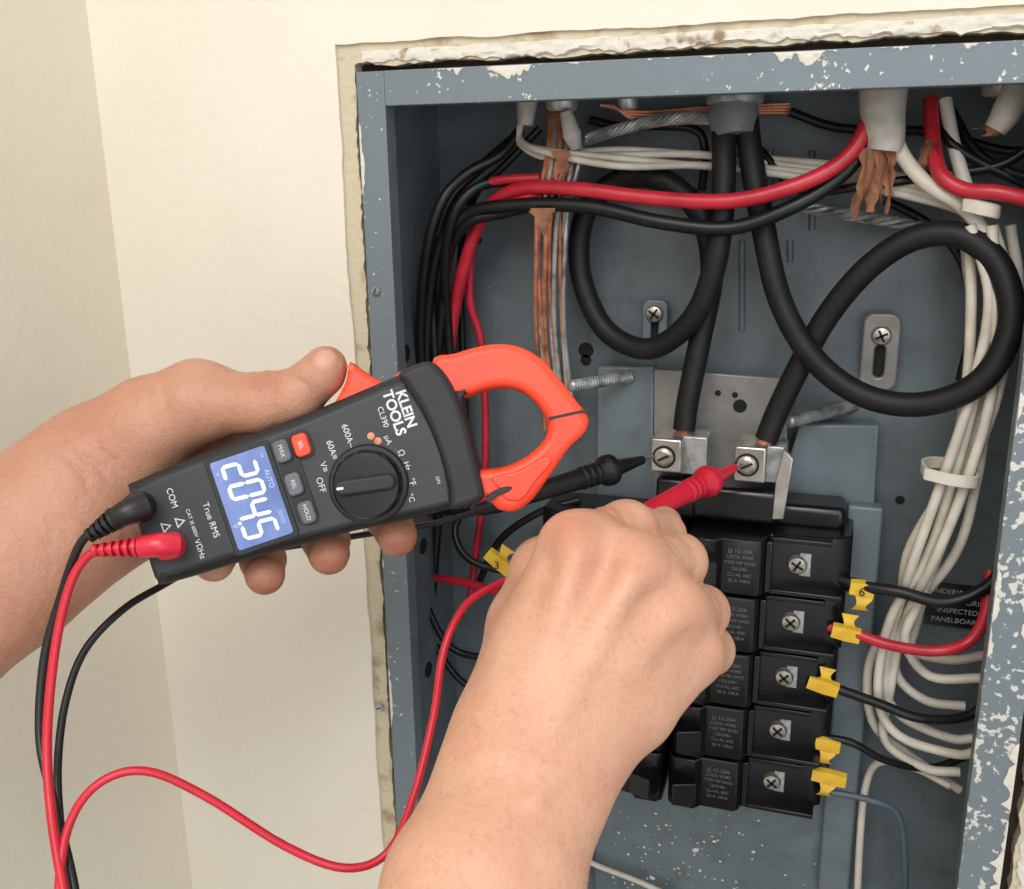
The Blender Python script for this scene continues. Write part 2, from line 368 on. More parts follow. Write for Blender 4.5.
for a,b,da,db in(((570,386),(630,377),.655,.685),((788,422),(862,404),.635,.665)):
    p=D(a[0],a[1],da); q=D(b[0],b[1],db); ax=(q-p); L=ax.length; ax.normalize(); prof=[]
    for i in range(46): prof.append((L*i/46,0.0042 if i%2 else 0.0037))
    mb.lathe(q,-ax,prof+[(L,0.0034),(L+.001,.002)],'tin',n=12)
mb.obj('mounting_studs',EP)
c=W(955,605,0.112)
solid('rating_label',[rect(c.x-.018,c.x+.022,c.z-.016,c.z+.014)],WM,-0.1148,-0.112,'blackp',0,EP)
for i,t in enumerate(('UNDERWRITERS','LABORATORIES','INSPECTED','PANELBOARD')):
    text(t,0.0050,Matrix.Translation((c.x+.002,0.1118,c.z+.009-.0068*i))@WM,'labelw',EP,'label_text_%d'%i)
mb=MB(); zt=zto-0.004
for x,r in((562,.010),(735,.017),(882,.013),(1003,.012),(628,.006)):
    p=W(x,100,0.07); c=Vector((p.x,0.07,zt))
    mb.lathe(c,(0,0,-1),[(0,r*1.25),(0.006,r*1.25),(0.0062,r),(0.016,r),(0.018,r*.86),(0.0181,r*.6)],'tin',n=24)
mb.obj('conduit_connectors',EP)

# ---------------------------------------------------------------- cables
def TP(lst,y): return [W(p[0],p[1],p[2] if len(p)>2 else y) for p in lst]
K=0.00064
mb=MB()
A=[(722,95,.07),(724,150,.06),(722,215,.055),(712,275,.055),(690,322,.06),(648,349,.07),(604,328,.08),(580,270,.085),(586,212,.085),(620,180,.085),(662,180,.08),(700,214,.075),(712,270,.072),(700,340,.07),(688,400,.065),(684,430,.062)]
mb.tube(TP(A,0),11.2*K,'cblack',n=16)
mb.tube(TP([(684,426,.062),(682,445,.062),(678,458,.062)],0),8*K,'copper',n=12)
mb.obj('service_cable')
mb=MB()
B=[(744,95,.07),(750,150,.065),(762,220,.06),(780,300,.055),(815,360,.05),(865,396,.045),(925,404,.04),(982,380,.035),(1011,325,.035),(1000,268,.04),(962,236,.045),(915,238,.05),(868,268,.055),(828,315,.06),(800,365,.062),(778,410,.062),(766,440,.06)]
mb.tube(TP(B,0),11.2*K,'cblack',n=16); mb.tube(TP([(767,436,.06),(762,450,.06),(760,462,.06)],0),8*K,'copper',n=12)
mb.obj('service_cable')
mb=MB()
mb.tube(TP([(880,80,.06),(868,122,.05),(846,158,.045),(800,184,.04),(730,201,.04),(650,198,.045),(575,189,.05),(515,190,.06),(482,218,.07),(462,275,.075),(450,340,.08),(440,430,.085),(432,560,.09)],0),7*K,'wred',n=12)
mb.tube(TP([(575,165,.07),(550,185,.06),(520,200,.06),(492,205,.07),(474,240,.08),(470,300,.085),(482,350,.09),(485,470,.09),(470,600,.09)],0),4.5*K,'wred',n=10)
mb.tube(TP([(540,178,.06),(500,180,.06),(470,190,.065),(455,200,.07)],0),4.5*K,'wred',n=10)
mb.tube(TP([(930,100,.07),(934,150,.05),(942,176,.04),(965,190,.035),(1000,193,.03),(1050,205,.03)],0),6.5*K,'wred',n=12)
mb.obj('red_feeder_wire')
mb=MB()
mb.tube(TP([(885,80,.065),(868,140,.055),(838,178,.05),(790,208,.045),(730,228,.045),(660,222,.045),(590,207,.05),(520,205,.055),(468,214,.06),(440,245,.06),(428,300,.065),(425,380,.07),(420,560,.08)],0),7*K,'wblack',n=12)
for i,l in enumerate([
 [(520,130,.08),(500,155,.07),(465,175,.06),(440,205,.05),(425,260,.05),(420,340,.06),(424,420,.07),(410,520,.08),(420,640,.08)],
 [(512,140,.08),(480,168,.07),(452,196,.06),(436,240,.06),(432,300,.07),(436,380,.07),(440,480,.08),(430,620,.08)],
 [(560,200,.06),(500,214,.06),(470,222,.06),(450,250,.065),(442,310,.07),(438,380,.075),(450,500,.08)],
 [(545,190,.07),(515,182,.065),(480,186,.06),(455,212,.055),(445,262,.06),(448,330,.075),(455,420,.08)],
 [(760,150,.08),(800,190,.07),(870,185,.06),(940,175,.06),(1000,165,.06),(1040,140,.06)],
 [(940,110,.08),(948,140,.06),(985,165,.06),(1040,190,.06)],
 [(412,545,.08),(425,600,.07),(452,648,.07),(500,660,.07)],
 [(470,500,.08),(455,530,.07),(470,560,.06),(520,575,.06)],
 [(440,520,.08),(420,560,.08),(425,620,.08),(460,680,.08),(510,700,.08)],
 [(560,480,.07),(530,500,.06),(480,512,.06),(430,512,.07),(400,530,.08)],
 [(580,500,.07),(540,512,.065),(500,540,.07),(480,580,.08)],
 [(590,120,.09),(620,126,.09),(690,128,.085),(705,150,.085),(702,190,.09)],
 [(790,112,.09),(840,128,.09),(930,132,.085),(1000,150,.08),(1040,150,.07)],
 [(950,108,.08),(975,150,.07),(1010,172,.06),(1045,178,.05)],
 [(540,128,.085),(500,170,.08),(478,190,.08),(462,240,.085),(462,330,.095),(468,470,.095)],
 [(885,200,.095),(930,225,.09),(962,262,.085),(972,320,.09),(960,380,.095)]]):
    mb.tube(TP(l,0),(5.5 if i<4 else 4.2)*K,'wblack',n=10)
mb.obj('black_branch_wires')
mb=MB()
for i in range(4):
    o=i*6
    mb.tube(TP([(522,118,.08),(520,143-i,.075),(548,154+2*math.sin(i*2)*2,.07-.004*i),(620,150+o*.8+4*math.sin(i*3),.07-.004*i),(700,155+o*.9-6*(i%2),.075),(780,160+o*.8,.08-.003*i),(860,168+o,.07),(925,182+o,.06),(962,205+o*.4,.055),(985,235,.05)],0),3.6*K,'wwhite')
mb.tube(TP([(890,110,.06),(900,150,.05),(925,182,.045),(962,206,.045),(984,232,.045)],0),6.5*K,'wwhite',n=12)
base=[(984,225),(994,300),(982,395),(957,480),(930,555)]
tails=[[(902,625),(896,672),(925,700),(965,706)],[(895,620),(884,680),(900,715),(950,738),(975,738)],[(890,620),(878,695),(898,735),(955,754),(980,750)],
       [(915,628),(912,650),(950,660),(985,655)],[(905,620),(890,690),(885,740),(925,768),(960,772)],[(920,600),(905,640),(930,676),(985,678)],[(900,620),(870,660),(872,720),(905,752),(960,790)]]
for i,t in enumerate(tails):
    o=(i-2.8)*8.0
    l=[(x+o*(0.75+0.3*math.sin(j*1.7+i*2.3))+(3*math.sin(i*5+j*2.9) if j not in(0,3) else 0),y,.055-.007*((i*2)%3)) for j,(x,y) in enumerate(base)]+[(x,y,.075-.008*(i%3)) for x,y in t]
    mb.tube(TP(l,0),4.8*K,'wwhite')
mb.tube(TP([(975,215,.05),(955,150,.06),(945,100,.07)],0),6*K,'wwhite')
mb.tube(TP([(950,786,.07),(915,768,.075),(880,762,.075),(866,785,.08),(860,840,.08),(856,930,.08)],0),4*K,'wwhite')
mb.tube(TP([(560,840,.09),(590,862,.09),(640,882,.09),(690,905,.09)],0),3.5*K,'wwhite')
mb.obj('white_wire_bundle')
mb=MB()
for a,b in(((926,474),(976,482)),((965,205),(998,212))):
    p=W(a[0],a[1],.034);q=W(b[0],b[1],.034); mid=(p+q)/2
    ring=[p,p.lerp(q,.5)+Vector((0,-.004,0)),q,q+Vector((0,.022,0)),mid+Vector((0,.03,0)),p+Vector((0,.022,0)),p]
    for dz in(-.0024,-.0012,.0,.0012,.0024): mb.tube([r+Vector((0,0,dz)) for r in ring],0.0013,'wwhite',n=6)
mb.obj('cable_tie')
mb=MB()
for i in range(10):
    w=3.4
    mb.tube(TP([(550+i*2,110,.08),(548+i*w+2*math.sin(i*3),150,.064),(538+i*w,205,.060+.003*(i%2)),(536+i*w+2*math.sin(i*4),260,.064+.003*(i%3)),(536+i*w+3*math.sin(i*2),330,.078),(545+i*w,430,.09)],0),2.3*K,('copper','copper','tin','copper','copper','tin','tin','copper','tin','tin')[i],n=8)
for i in range(7):
    ph_=i*2*math.pi/7; l=[]
    for j in range(22):
        t=j/21; x=585+t*160; y=140-22*math.sin(t*math.pi*.75)+5*math.sin(j*1.1+ph_); l.append((x,y,.075+.003*math.cos(j*1.1+ph_)))
    mb.tube(TP(l,0),1.8*K,'tin',n=6,sub=3)
for i in range(4):
    l=[(790+t*170,205+t*28+4*math.sin(t*18+i*1.6),.09+.003*math.cos(t*18+i*1.6)) for t in [k/14 for k in range(15)]]+[(965,270,.08),(972,320,.08)]
    mb.tube(TP(l,0),2.4*K,'tin',n=6,sub=3)
for i in range(4): mb.tube(TP([(600+i*4,105,.08),(640,112+i*3,.085),(700,108+i*2,.09),(790,104+i*3,.095)],0),1.6*K,'copper',n=6)
mb.obj('ground_wire_bundle')
mb=MB()
mb.tube(TP([(884,84,.055),(883,110,.05),(886,138,.048),(884,150,.048)],0),[.013,.012,.010,.0095],'sheath',n=14)
mb.tube(TP([(528,90,.07),(525,125,.07)],0),[.008,.005],'sheath',n=12)
mb.tube(TP([(566,112,.06),(572,135,.06),(576,150,.06)],0),[.004,.006,.003],'sheath',n=12)
mb.tube(TP([(1020,84,.05),(1008,110,.045),(995,130,.045)],0),[.008,.008,.006],'sheath',n=12)
mb.tube(TP([(734,90,.07),(733,118,.066),(734,136,.064)],0),[.014,.0145,.012],'gsheath',n=16)
tufts=[[(872,148),(866,178),(854,220)],[(884,150),(878,186),(882,205)],[(890,150),(893,180),(886,214)],[(868,150),(862,190),(852,212)],[(880,150),(872,190),(870,212)],[(894,146),(884,170),(890,196)],[(538,208),(540,222),(546,235)],[(546,208),(549,220),(541,230)],
        [(934,140),(928,160),(932,186)],[(938,142),(937,165),(944,182)],[(928,140),(925,158),(920,170)],[(998,122),(984,132),(976,128)],[(1000,124),(990,140),(984,136)],[(560,150),(566,170),(560,182)]]
for q,l in enumerate(tufts):
    dx,dz=random.uniform(-.5,.5),random.uniform(-.3,.3); rows=[]
    P=TP([(a,b,.045+.002*i+.0015*(q%3)) for i,(a,b) in enumerate(l)],0)
    for i in range(8):
        t=i/7; p=P[0]*(1-t)**2+P[1]*2*t*(1-t)+P[2]*t*t; wd=.0052*(1-.55*t)*(1+.35*math.sin(i*2.1+q)); tw=t*2.2+q
        v=Vector((math.cos(tw*.5)*wd,math.sin(tw*.5)*wd,0)); rows.append([p-v,p+Vector((0,-.0012,0)),p+v])
    mb.sheet(rows,'paper')
mb.obj('cable_sheath_ends')

# ---------------------------------------------------------------- breakers
bx=W(690,560,.045).x; bx2=W(852,555,.05).x; BW=bx2-bx; zt0=W(770,537,.04).z; zb0=W(740,803,.045).z; ph=(zt0-zb0)/5
def breaker(row,side):
    z1=zt0-row*ph; z0=z1-ph+0.0016; h=z1-z0; zc_=(z0+z1)/2; sg=side
    bxx=bx-row*.0018
    X=(lambda u: bxx+u) if side>0 else (lambda u: bxx-0.004-u)
    e=empty('circuit_breaker',(X(BW/2),0.07,zc_))
    prof=[(0,.093),(0,.030),(.004,.026),(.018,.026),(.022,.031),(.044,.031),(.047,.034),(.050,.046),(BW-.012,.048),(BW,.056),(BW,.093)]
    lp=[(X(a)-X(0),b) for a,b in prof]
    if side<0: lp=lp[::-1]
    solid('case',[lp],Matrix.Translation((X(0),0,z0)),0,h,'blackp',0.0014,e)
    m=MB()
    m.box((X(BW-.026),.045,z0+.002),(.044,.014,.0032),'blackp'); m.box((X(BW-.030),.046,z1-.002),(.036,.010,.0032),'blackp')
    m.box((X(.050),.044,zc_),(.004,.016,h-.004),'blackp'); m.box((X(BW-.014),.052,zc_),(.003,.006,h-.010),'blackp')
    m.box((X(.011),.020,zc_),(.016,.014,h*.42),'blackp',Matrix.Rotation(.35*sg,3,'Z'))
    m.obj('terminal_barriers_and_toggle',e,0.0008)
    m=MB(); m.box((X(BW-.031),.050,zc_),(.014,.006,h*.4),'tin'); screw(m,(X(BW-.032),.0475,zc_),(0,-1,0),0.0062,'zinc','cross',.6); m.obj('terminal_screw',e)
    tx=X(.033); y=.0307
    for i,t in enumerate(('||| 15-20A','LOCK WIRE','TYPE MP SWD','120/240~','CU-AL 60C','20 A 10KA')):
        text(t,0.0031 if i else .0038,Matrix.Translation((tx,y,z1-.008-.0040*i))@WM,'label',e,'label_line_%d'%i)
    return e
for r in range(5): breaker(r,1)
for r in range(5): breaker(r,-1)
EL=empty('main_lug_terminal',W(725,470,.06))
def lug(x0,x1,y0_,y1_,sx,sy,name):
    a=W(x0,y0_,.045); b=W(x1,y1_,.045); m=MB()
    m.box(((a.x+b.x)/2,.060,(a.z+b.z)/2),(b.x-a.x,.030,a.z-b.z),'silver'); m.obj(name+'_block',EL,.0015)
    m=MB(); p=W(sx,sy,.045); m.lathe((p.x,.0452,p.z),(0,-1,0),[(0,.0075),(.0008,.0075),(.0009,.0068)],'dark'); screw(m,(p.x,.0448,p.z),(0,-1,0),.0062,'zinc','slot',.35)
    m.obj(name+'_screw',EL)
lug(651,681,438,474,664,457,'lug_a'); lug(735,765,446,484,747,465,'lug_b')
m=MB(); a=W(681,436,.055);b=W(706,476,.055); m.box(((a.x+b.x)/2,.066,(a.z+b.z)/2),(b.x-a.x,.022,a.z-b.z),'tin')
a=W(765,446,.055);b=W(784,484,.055); m.box(((a.x+b.x)/2,.066,(a.z+b.z)/2),(b.x-a.x,.022,a.z-b.z),'tin')
m.obj('lug_side_plates',EL,.001)
solid('bus_strap',[[(W(784,450,.05).x,W(784,448,.05).z),(W(794,454,.05).x,W(794,458,.05).z),(W(784,518,.05).x,W(784,518,.05).z),(W(772,518,.05).x,W(772,518,.05).z),(W(776,480,.05).x,W(776,480,.05).z)][::-1]],WM,-.052,-.047,'silver',.0008,EL)
m=MB(); a=W(690,486,.05);b=W(778,528,.05)
m.box(((a.x+b.x)/2,.074,(a.z+b.z)/2),(b.x-a.x,.046,a.z-b.z),'blackp'); a=W(655,478,.05);b=W(700,522,.05); m.box(((a.x+b.x)/2,.074,(a.z+b.z)/2),(b.x-a.x,.044,a.z-b.z),'blackp')
a=W(700,512,.04);b=W(845,536,.04); m.box(((a.x+b.x)/2,.080,(a.z+b.z)/2-.003),(b.x-a.x,.030,.016),'blackp')
m.obj('terminal_housing',EL,.004)

mb=MB()
mb.tube(TP([(836,578,.056),(862,586,.05),(900,592,.045),(945,602,.045),(985,588,.05),(1010,560,.06)],0),6*K,'wblack')
mb.tube(TP([(795,674,.056),(835,688,.05),(875,702,.05),(920,718,.05),(968,716,.06),(1000,690,.07)],0),5*K,'wblack')
mb.tube(TP([(810,736,.056),(850,742,.055),(885,760,.06),(930,768,.07),(970,755,.08)],0),4*K,'wblack')
mb.tube(TP([(820,790,.056),(870,800,.055),(898,815,.06),(905,860,.07),(904,930,.08)],0),3.6*K,'gwire')
mb.obj('black_breaker_wires')
mb=MB()
mb.tube(TP([(806,622,.056),(850,632,.05),(890,645,.045),(935,651,.04),(968,642,.045),(985,615,.05),(990,570,.06)],0),5.5*K,'wred')
mb.tube(TP([(436,578,.07),(462,582,.06),(500,592,.05)],0),5*K,'wred')
mb.obj('red_breaker_wires')
def tag(pts,y,num=None,name='wire_tag'):
    P=[W(a,b,y) for a,b in pts]; m=MB(); d=(P[1]-P[0]); w=Vector((d.z,0,-d.x)).normalized()
    rows=[]
    for j in range(9):
        t=j/8; a=t*2*math.pi; rr=.0050*(1+.15*math.sin(3*a)); rows.append([P[0]+w*(rr*math.cos(a))+Vector((0,-rr*math.sin(a),0)),P[0].lerp(P[1],.5)+w*(rr*1.12*math.cos(a))+Vector((0,-rr*math.sin(a),0)),P[1]+w*(rr*math.cos(a))+Vector((0,-rr*math.sin(a),0))])
    m.sheet(rows,'yellow')
    dn=d.normalized(); s_=random.choice((-1,1)); fl=[]
    for j in range(6):
        t=j/5; base_=P[0].lerp(P[1],.25)+w*s_*(.004+.010*t)+Vector((0,-.003-.003*math.sin(t*3),0)); fl.append([base_+dn*(.0015*math.sin(t*4)),base_+dn*(.009+.002*math.cos(t*5))+Vector((0,.002*t,0))])
    m.sheet(fl,'yellow')
    o=m.obj(name)
    if num:
        p=P[0].lerp(P[1],.5)+Vector((0,-.0068,0)); text(num,.008,Matrix.Translation(p)@WM,'wblack',o,'tag_number')
    return o
tag([(850,586),(874,590)],.05,'6'); tag([(832,629),(860,636)],.05); tag([(808,680),(838,690)],.05); tag([(814,740),(840,746)],.055); tag([(812,772),(846,780)],.055); tag([(488,552),(512,572)],.045,'3')

# ---------------------------------------------------------------- clamp multimeter
DM=0.43; S=DM/1000; TH=0.034
MM=CM@Matrix.Translation(((350-512)*S,-(460-444.5)*S,-DM))
CMt=empty('clamp_multimeter',None,MM)
def L(px,py): return ((px-350)*S,-(py-460)*S)
def LL(l,sm=0):
    q=[L(*p) for p in l]
    return cr(q,sm) if sm else q
def face(px,py,z): x,y=L(px,py); return MM@Matrix.Translation((x,y,z))
ANG=math.radians(-71.2)
body=[(122,489),(132,480),(225,442),(300,414),(345,395),(395,374),(425,364),(440,372),(462,415),(474,460),(479,494),(470,503),(420,518),(350,533),(250,560),(162,586),(151,583),(145,570),(130,520)]
solid('body_shell',[LL(body,3)[::-1]],MM,-TH,-0.003,'mrub',0.006,CMt)
facep=[(131,491),(228,450),(300,423),(350,402),(398,383),(408,386),(440,440),(452,498),(446,505),(415,512),(350,526),(250,551),(164,577),(155,574),(150,565),(137,518)]
solid('front_face',[LL(facep,3)[::-1]],MM,-0.006,0.0,'mbody',0.002,CMt)
collar=[(399,374),(424,362),(438,366),(452,385),(466,420),(476,460),(484,492),(480,501),(462,508),(450,508),(449,490),(440,455),(424,415),(408,388)]
solid('jaw_collar',[LL(collar,3)[::-1]],MM,-TH-0.001,0.0035,'mrub',0.003,CMt)
jo=[(430,364),(455,352),(490,343),(518,345),(542,358),(560,378),(577,400),(589,416),(586,432),(570,448),(556,468),(542,488),(530,503),(515,512),(500,511),(490,503),(478,500),(460,505),(446,440)]
ji=[(453,404),(470,394),(498,386),(522,390),(540,406),(549,424),(545,440),(528,456),(505,467),(482,470),(470,468),(462,440)]
solid('jaw',[LL(jo,4)[::-1],LL(ji,4)],MM,-0.026,-0.003,'orange',0.0035,CMt)
m=[(549,417),(590,408),(590,411),(549,420)]
solid('jaw_seam',[LL(m)[::-1]],MM,-0.0262,-0.0028,'mrub',0,CMt)
solid('jaw_edge_detail',[LL([(492,478),(520,470),(545,456),(552,462),(536,482),(522,500),(506,500),(500,490)],3)[::-1]],MM,-0.004,-0.0018,'orange',0.0010,CMt)
solid('jaw_notch',[LL([(486,497),(500,488),(512,487),(508,492),(498,496),(488,503)],3)[::-1]],MM,-0.004,-0.0012,'mrub',0.0004,CMt)
solid('jaw_root',[LL([(452,398),(468,393),(462,400),(470,435),(480,472),(466,474)],3)[::-1]],MM,-0.027,-0.001,'mrub',0.002,CMt)
trig=[(346,361),(352,364),(372,377),(386,381),(397,370),(400,376),(394,388),(360,400),(328,410),(334,396),(342,380)]
solid('jaw_trigger',[LL(trig,4)[::-1]],MM,-0.026,-0.007,'orange',0.003,CMt)
mbm=MB(); ctr=MM@Vector((*L(369,484),0)); nz=(-Fv)
mbm.lathe(ctr-nz*.001,nz,[(0,.0172),(.002,.0172),(.0030,.0164),(.0032,.0150)],'mrub',n=48)
mbm.lathe(ctr,nz,[(0,.0150),(.007,.0146),(.0085,.0135),(.0088,.001)],'blackp',n=48); mbm.obj('dial_base',CMt)
DMt=MM@Matrix.Translation((*L(369,484),0))@Matrix.Rotation(math.radians(8),4,'Z')
solid('dial_grip',[roundrect(0,0,.026,.0070,.0033)],DMt,.008,.0120,'mrub',.0015,CMt)
solid('dial_pointer',[roundrect(-.0105,0,.0030,.0012,.0005)],DMt,.0118,.0123,'prt',0,CMt)
def T(cx,cy,w,h,r):
    c=L(cx,cy); rr=roundrect(0,0,w*S,h*S,r*S); ca,sa=math.cos(ANG),math.sin(ANG)
    return [(c[0]+x*ca-y*sa,c[1]+x*sa+y*ca) for x,y in rr]
solid('display_bezel',[T(252,498,102,68,5)],MM,-.001,.0007,'mrub',.0004,CMt)
solid('display_lcd',[T(252,498,92,58,3)],MM,0,.0010,'lcd',.0002,CMt)
SEG={'0':'abcdef','2':'abged','4':'fgbc','5':'afgcd'}
b_=Vector((math.sin(math.radians(18.8)),-math.cos(math.radians(18.8)))); a_=Vector((math.cos(math.radians(18.8)),math.sin(math.radians(18.8))))
def q2(u,v): c=Vector(L(253,499)); p=c+(b_*u+a_*v)*S; return (p.x,p.y)
def segq(u0,v0,u1,v1,t):
    sl=.08
    f=lambda u,v:q2(u+sl*v,v)
    du,dv=u1-u0,v1-v0; l=math.hypot(du,dv); nx,ny=-dv/l*t/2,du/l*t/2; ex,ey=du/l*t*.6,dv/l*t*.6
    return [f(u0+nx+ex,v0+ny+ey),f(u0,v0),f(u0-nx+ex,v0-ny+ey),f(u1-nx-ex,v1-ny-ey),f(u1,v1),f(u1+nx-ex,v1+ny-ey)]
cnt=0
for i,ch in enumerate('2045'):
    u=-38+i*20.5; w=13.5; H=16.5
    E={'a':(u,H,u+w,H),'b':(u+w,H,u+w,0),'c':(u+w,0,u+w,-H),'d':(u,-H,u+w,-H),'e':(u,-H,u,0),'f':(u,0,u,H),'g':(u,0,u+w,0)}
    for s_ in SEG[ch]:
        q=E[s_]; sh=-2
        solid('digit_segment_%d'%cnt,[segq(q[0],q[1]+sh,q[2],q[3]+sh,3.8)],MM,.0009,.0013,'seg',0,CMt); cnt+=1
c=q2(19.0,-19.5); solid('decimal_point',[roundrect(c[0],c[1],3.2*S,3.2*S,1.2*S)],MM,.0009,.0013,'seg',0,CMt)
def txt(t,px,py,size,k='prt',z=.00015,ang=ANG,name='print',bold=0.0):
    return text(t,size*S,face(px,py,z)@Matrix.Rotation(ang,4,'Z'),k,CMt,name+'_'+''.join(ch for ch in t if ch.isalnum()).lower(),bold=bold)
for (u,v,t,s_) in ((-38,23,'H',5),(-14,22.5,'AUTO',7),(20,-25,'V',8),(-34,-25,'=',8),(26,22.5,'|||||||||||',5)):
    c=q2(u,v); text(t,s_*S,MM@Matrix.Translation((c[0],c[1],.0011))@Matrix.Rotation(ANG,4,'Z'),'segd',CMt,'annunciator')
for cx,cy,k,nm in((283,451,'mbtn','button_range'),(302,445,'orange','button_select'),(295,484,'mbtn','button_relative'),(308,512,'mbtn','button_hold')):
    solid(nm,[T(cx,cy,23,16,5)],MM,-.001,.0028,k,.001,CMt)
    txt({'button_range':'MAX','button_select':'SEL','button_relative':'REL','button_hold':'HOLD'}[nm],cx,cy,6,'prt',.0029,name='cap')
solid('button_surround',[T(296,481,90,22,8)],MM,-.001,.0004,'mrub',.0003,CMt)
solid('button_surround',[T(302,445,30,22,8)],MM,-.001,.0004,'mrub',.0003,CMt)
txt('KLEIN',406,409,14.5,bold=.03); txt('TOOLS',394,413,14.5,bold=.03) ; txt('CL390',383,417,8)
for t,x,y,s_ in(('OFF',321,485,9),('V\u2245',324,467,9),('60A\u2245',332,450,9),('600A~',348,436,9),('\u03bcA',388,440,8),('\u03a9',401,453,9),('Hz',407,466,8),('\u00b0F',412,482,9),('\u00b0C',411,498,8),('True RMS',211,520,9),('COM',172,498,9),('V\u03a9Hz',200,549,8),('CAT III 600V',192,523,5.5),('ON',438,480,5)):
    txt(t,x,y,s_)
for x,y in((166,527),(180,522)):
    c=L(x,y); tri=[(0,6),(-5.5,-4),(5.5,-4)]; ti=[(0,3.6),(3.5,-2.8),(-3.5,-2.8)]
    ca,sa=math.cos(ANG),math.sin(ANG); f=lambda p:(c[0]+(p[0]*ca-p[1]*sa)*S,c[1]+(p[0]*sa+p[1]*ca)*S)
    solid('warning_triangle_%d'%x,[[f(p) for p in tri],[f(p) for p in ti]],MM,-.0001,.0002,'prt',0,CMt)
mbm=MB(); mbm.lathe(MM@Vector((*L(371,436),-.0005)),nz,[(0,.0016),(.0008,.0016)],'copper',n=16); mbm.lathe(MM@Vector((*L(378,441),-.0005)),nz,[(0,.0016),(.0008,.0016)],'copper',n=16); mbm.obj('indicator_leds',CMt)
mbm=MB(); pts=[MM@Vector((L(369,484)[0]+math.cos(t)*.0188,L(369,484)[1]+math.sin(t)*.0188,.0001)) for t in [math.radians(10+i*10) for i in range(19)]]
mbm.tube(pts,.00012,'mbtn',n=5,sub=1); mbm.obj('dial_scale_arc',CMt)

# ---------------------------------------------------------------- leads & probes
def DD(l): return [D(*p) for p in l]
k_=.44/1000
mb=MB()
mb.tube(DD([(176,545,.423),(160,545,.419),(140,547,.419)]),[.0054,.0052,.0046],'lredt',n=16)
mb.lathe(D(173,545,.431),-Fv,[(0,.0060),(.007,.0060),(.011,.0052),(.0125,.003),(.0128,.0002)],'lredt',n=24)
for i in range(6):
    mb.tube([D(138-i*8,547+i*.6,.419),D(138-i*8-4,547.4+i*.6,.419)],[.0043-.0003*i]*2,'lredt',n=14)
mb.tube(DD([(145,546,.419),(110,549,.419),(88,556,.419),(70,585,.418),(55,650,.415),(47,740,.41),(52,820,.40),(66,905,.39),(80,1000,.38)]),4.4*k_,'lred',n=12)
mb.tube(DD([(528,572,.482),(498,584,.47),(465,606,.455),(444,650,.445),(434,715,.44),(414,795,.43),(388,852,.425),(345,868,.42),(285,846,.42),(205,796,.415),(145,771,.41),(98,784,.405),(68,828,.40),(58,905,.39),(60,1000,.38)]),4.1*k_,'lred',n=12)
def probe(tip,tail,k):
    t=D(*tip); e=D(*tail); ax=(e-t); Ln=ax.length; ax.normalize()
    mb.lathe(t,ax,[(0,.0002),(.002,.0009),(.016,.0010),(.0161,.0011)],'zinc',n=12)
    mb.lathe(t,ax,[(.010,.0013),(.0105,.0026),(.018,.0034),(.030,.0048),(.034,.0060),(.0365,.0092),(.0395,.0096),(.0425,.0090),(.0450,.0066),(.052,.0064),(.060,.0063),(.080,.0058),(.10,.0052),(Ln-.012,.0040),(Ln,.0030)],k,n=24)
    for i in range(3): mb.lathe(t+ax*(.048+i*.005),ax,[(0,.0062),(.001,.0069),(.0022,.0069),(.0032,.0062)],k,n=24)
probe((744,463,.618),(520,576,.488),'lredt')
mb.obj('test_lead_with_probe')
mb=MB()
mb.lathe(D(142,507,.431),-Fv,[(0,.0068),(.006,.0068),(.010,.0058),(.0115,.003),(.0118,.0002)],'lblk',n=24)
mb.tube(DD([(146,505,.423),(128,512,.419),(112,520,.419)]),[.0062,.0056,.0046],'lblk',n=16)
for i in range(5):
    mb.tube([D(116-i*6,518+i*4,.419),D(113-i*6,520+i*4,.419)],[.0052-.0005*i]*2,'lblk',n=14)
mb.tube(DD([(118,517,.419),(95,530,.419),(78,548,.42),(60,600,.425),(44,660,.425),(40,740,.42),(56,810,.41),(76,900,.395),(80,1000,.385)]),4.3*k_,'lblk',n=12)
mb.tube(DD([(480,510,.535),(440,522,.53),(380,532,.535),(300,545,.54),(215,560,.53),(158,588,.482),(120,612,.462),(85,650,.45),(66,700,.44),(58,760,.43),(60,820,.42),(72,905,.40),(90,1000,.39)]),4.0*k_,'lblk',n=12)
probe((655,456,.618),(475,511,.54),'lblk')
mb.obj('test_lead_with_probe')

# ---------------------------------------------------------------- hands (implicit surface -> one continuous mesh)
def cp(px,py,d): return np.array([(px-512)/1000*d,-(py-444.5)/1000*d,d],dtype=np.float32)
def seg(P,a,b,ra,rb,n=None,s=1.0):
    ba=b-a; pa=P-a; t=np.clip(pa@ba/float(ba@ba),0,1); q=pa-t[...,None]*ba
    d2=(q*q).sum(-1)
    if s!=1.0:
        n=n/np.linalg.norm(n); qn=q@n; d2=d2+(s*s-1)*qn*qn
    return np.sqrt(d2)-(ra+(rb-ra)*t)
def smin(a,b,k):
    h=np.clip(k-np.abs(a-b),0,None)/k; return np.minimum(a,b)-h*h*k*0.25
def chain(P,l,k=.003,n=None,s=1.0):
    out=None
    for a,b in zip(l[:-1],l[1:]):
        d=seg(P,cp(*a[:3]),cp(*b[:3]),a[3]*a[2]/1000,b[3]*b[2]/1000,n,s)
        out=d if out is None else smin(out,d,k)
    return out
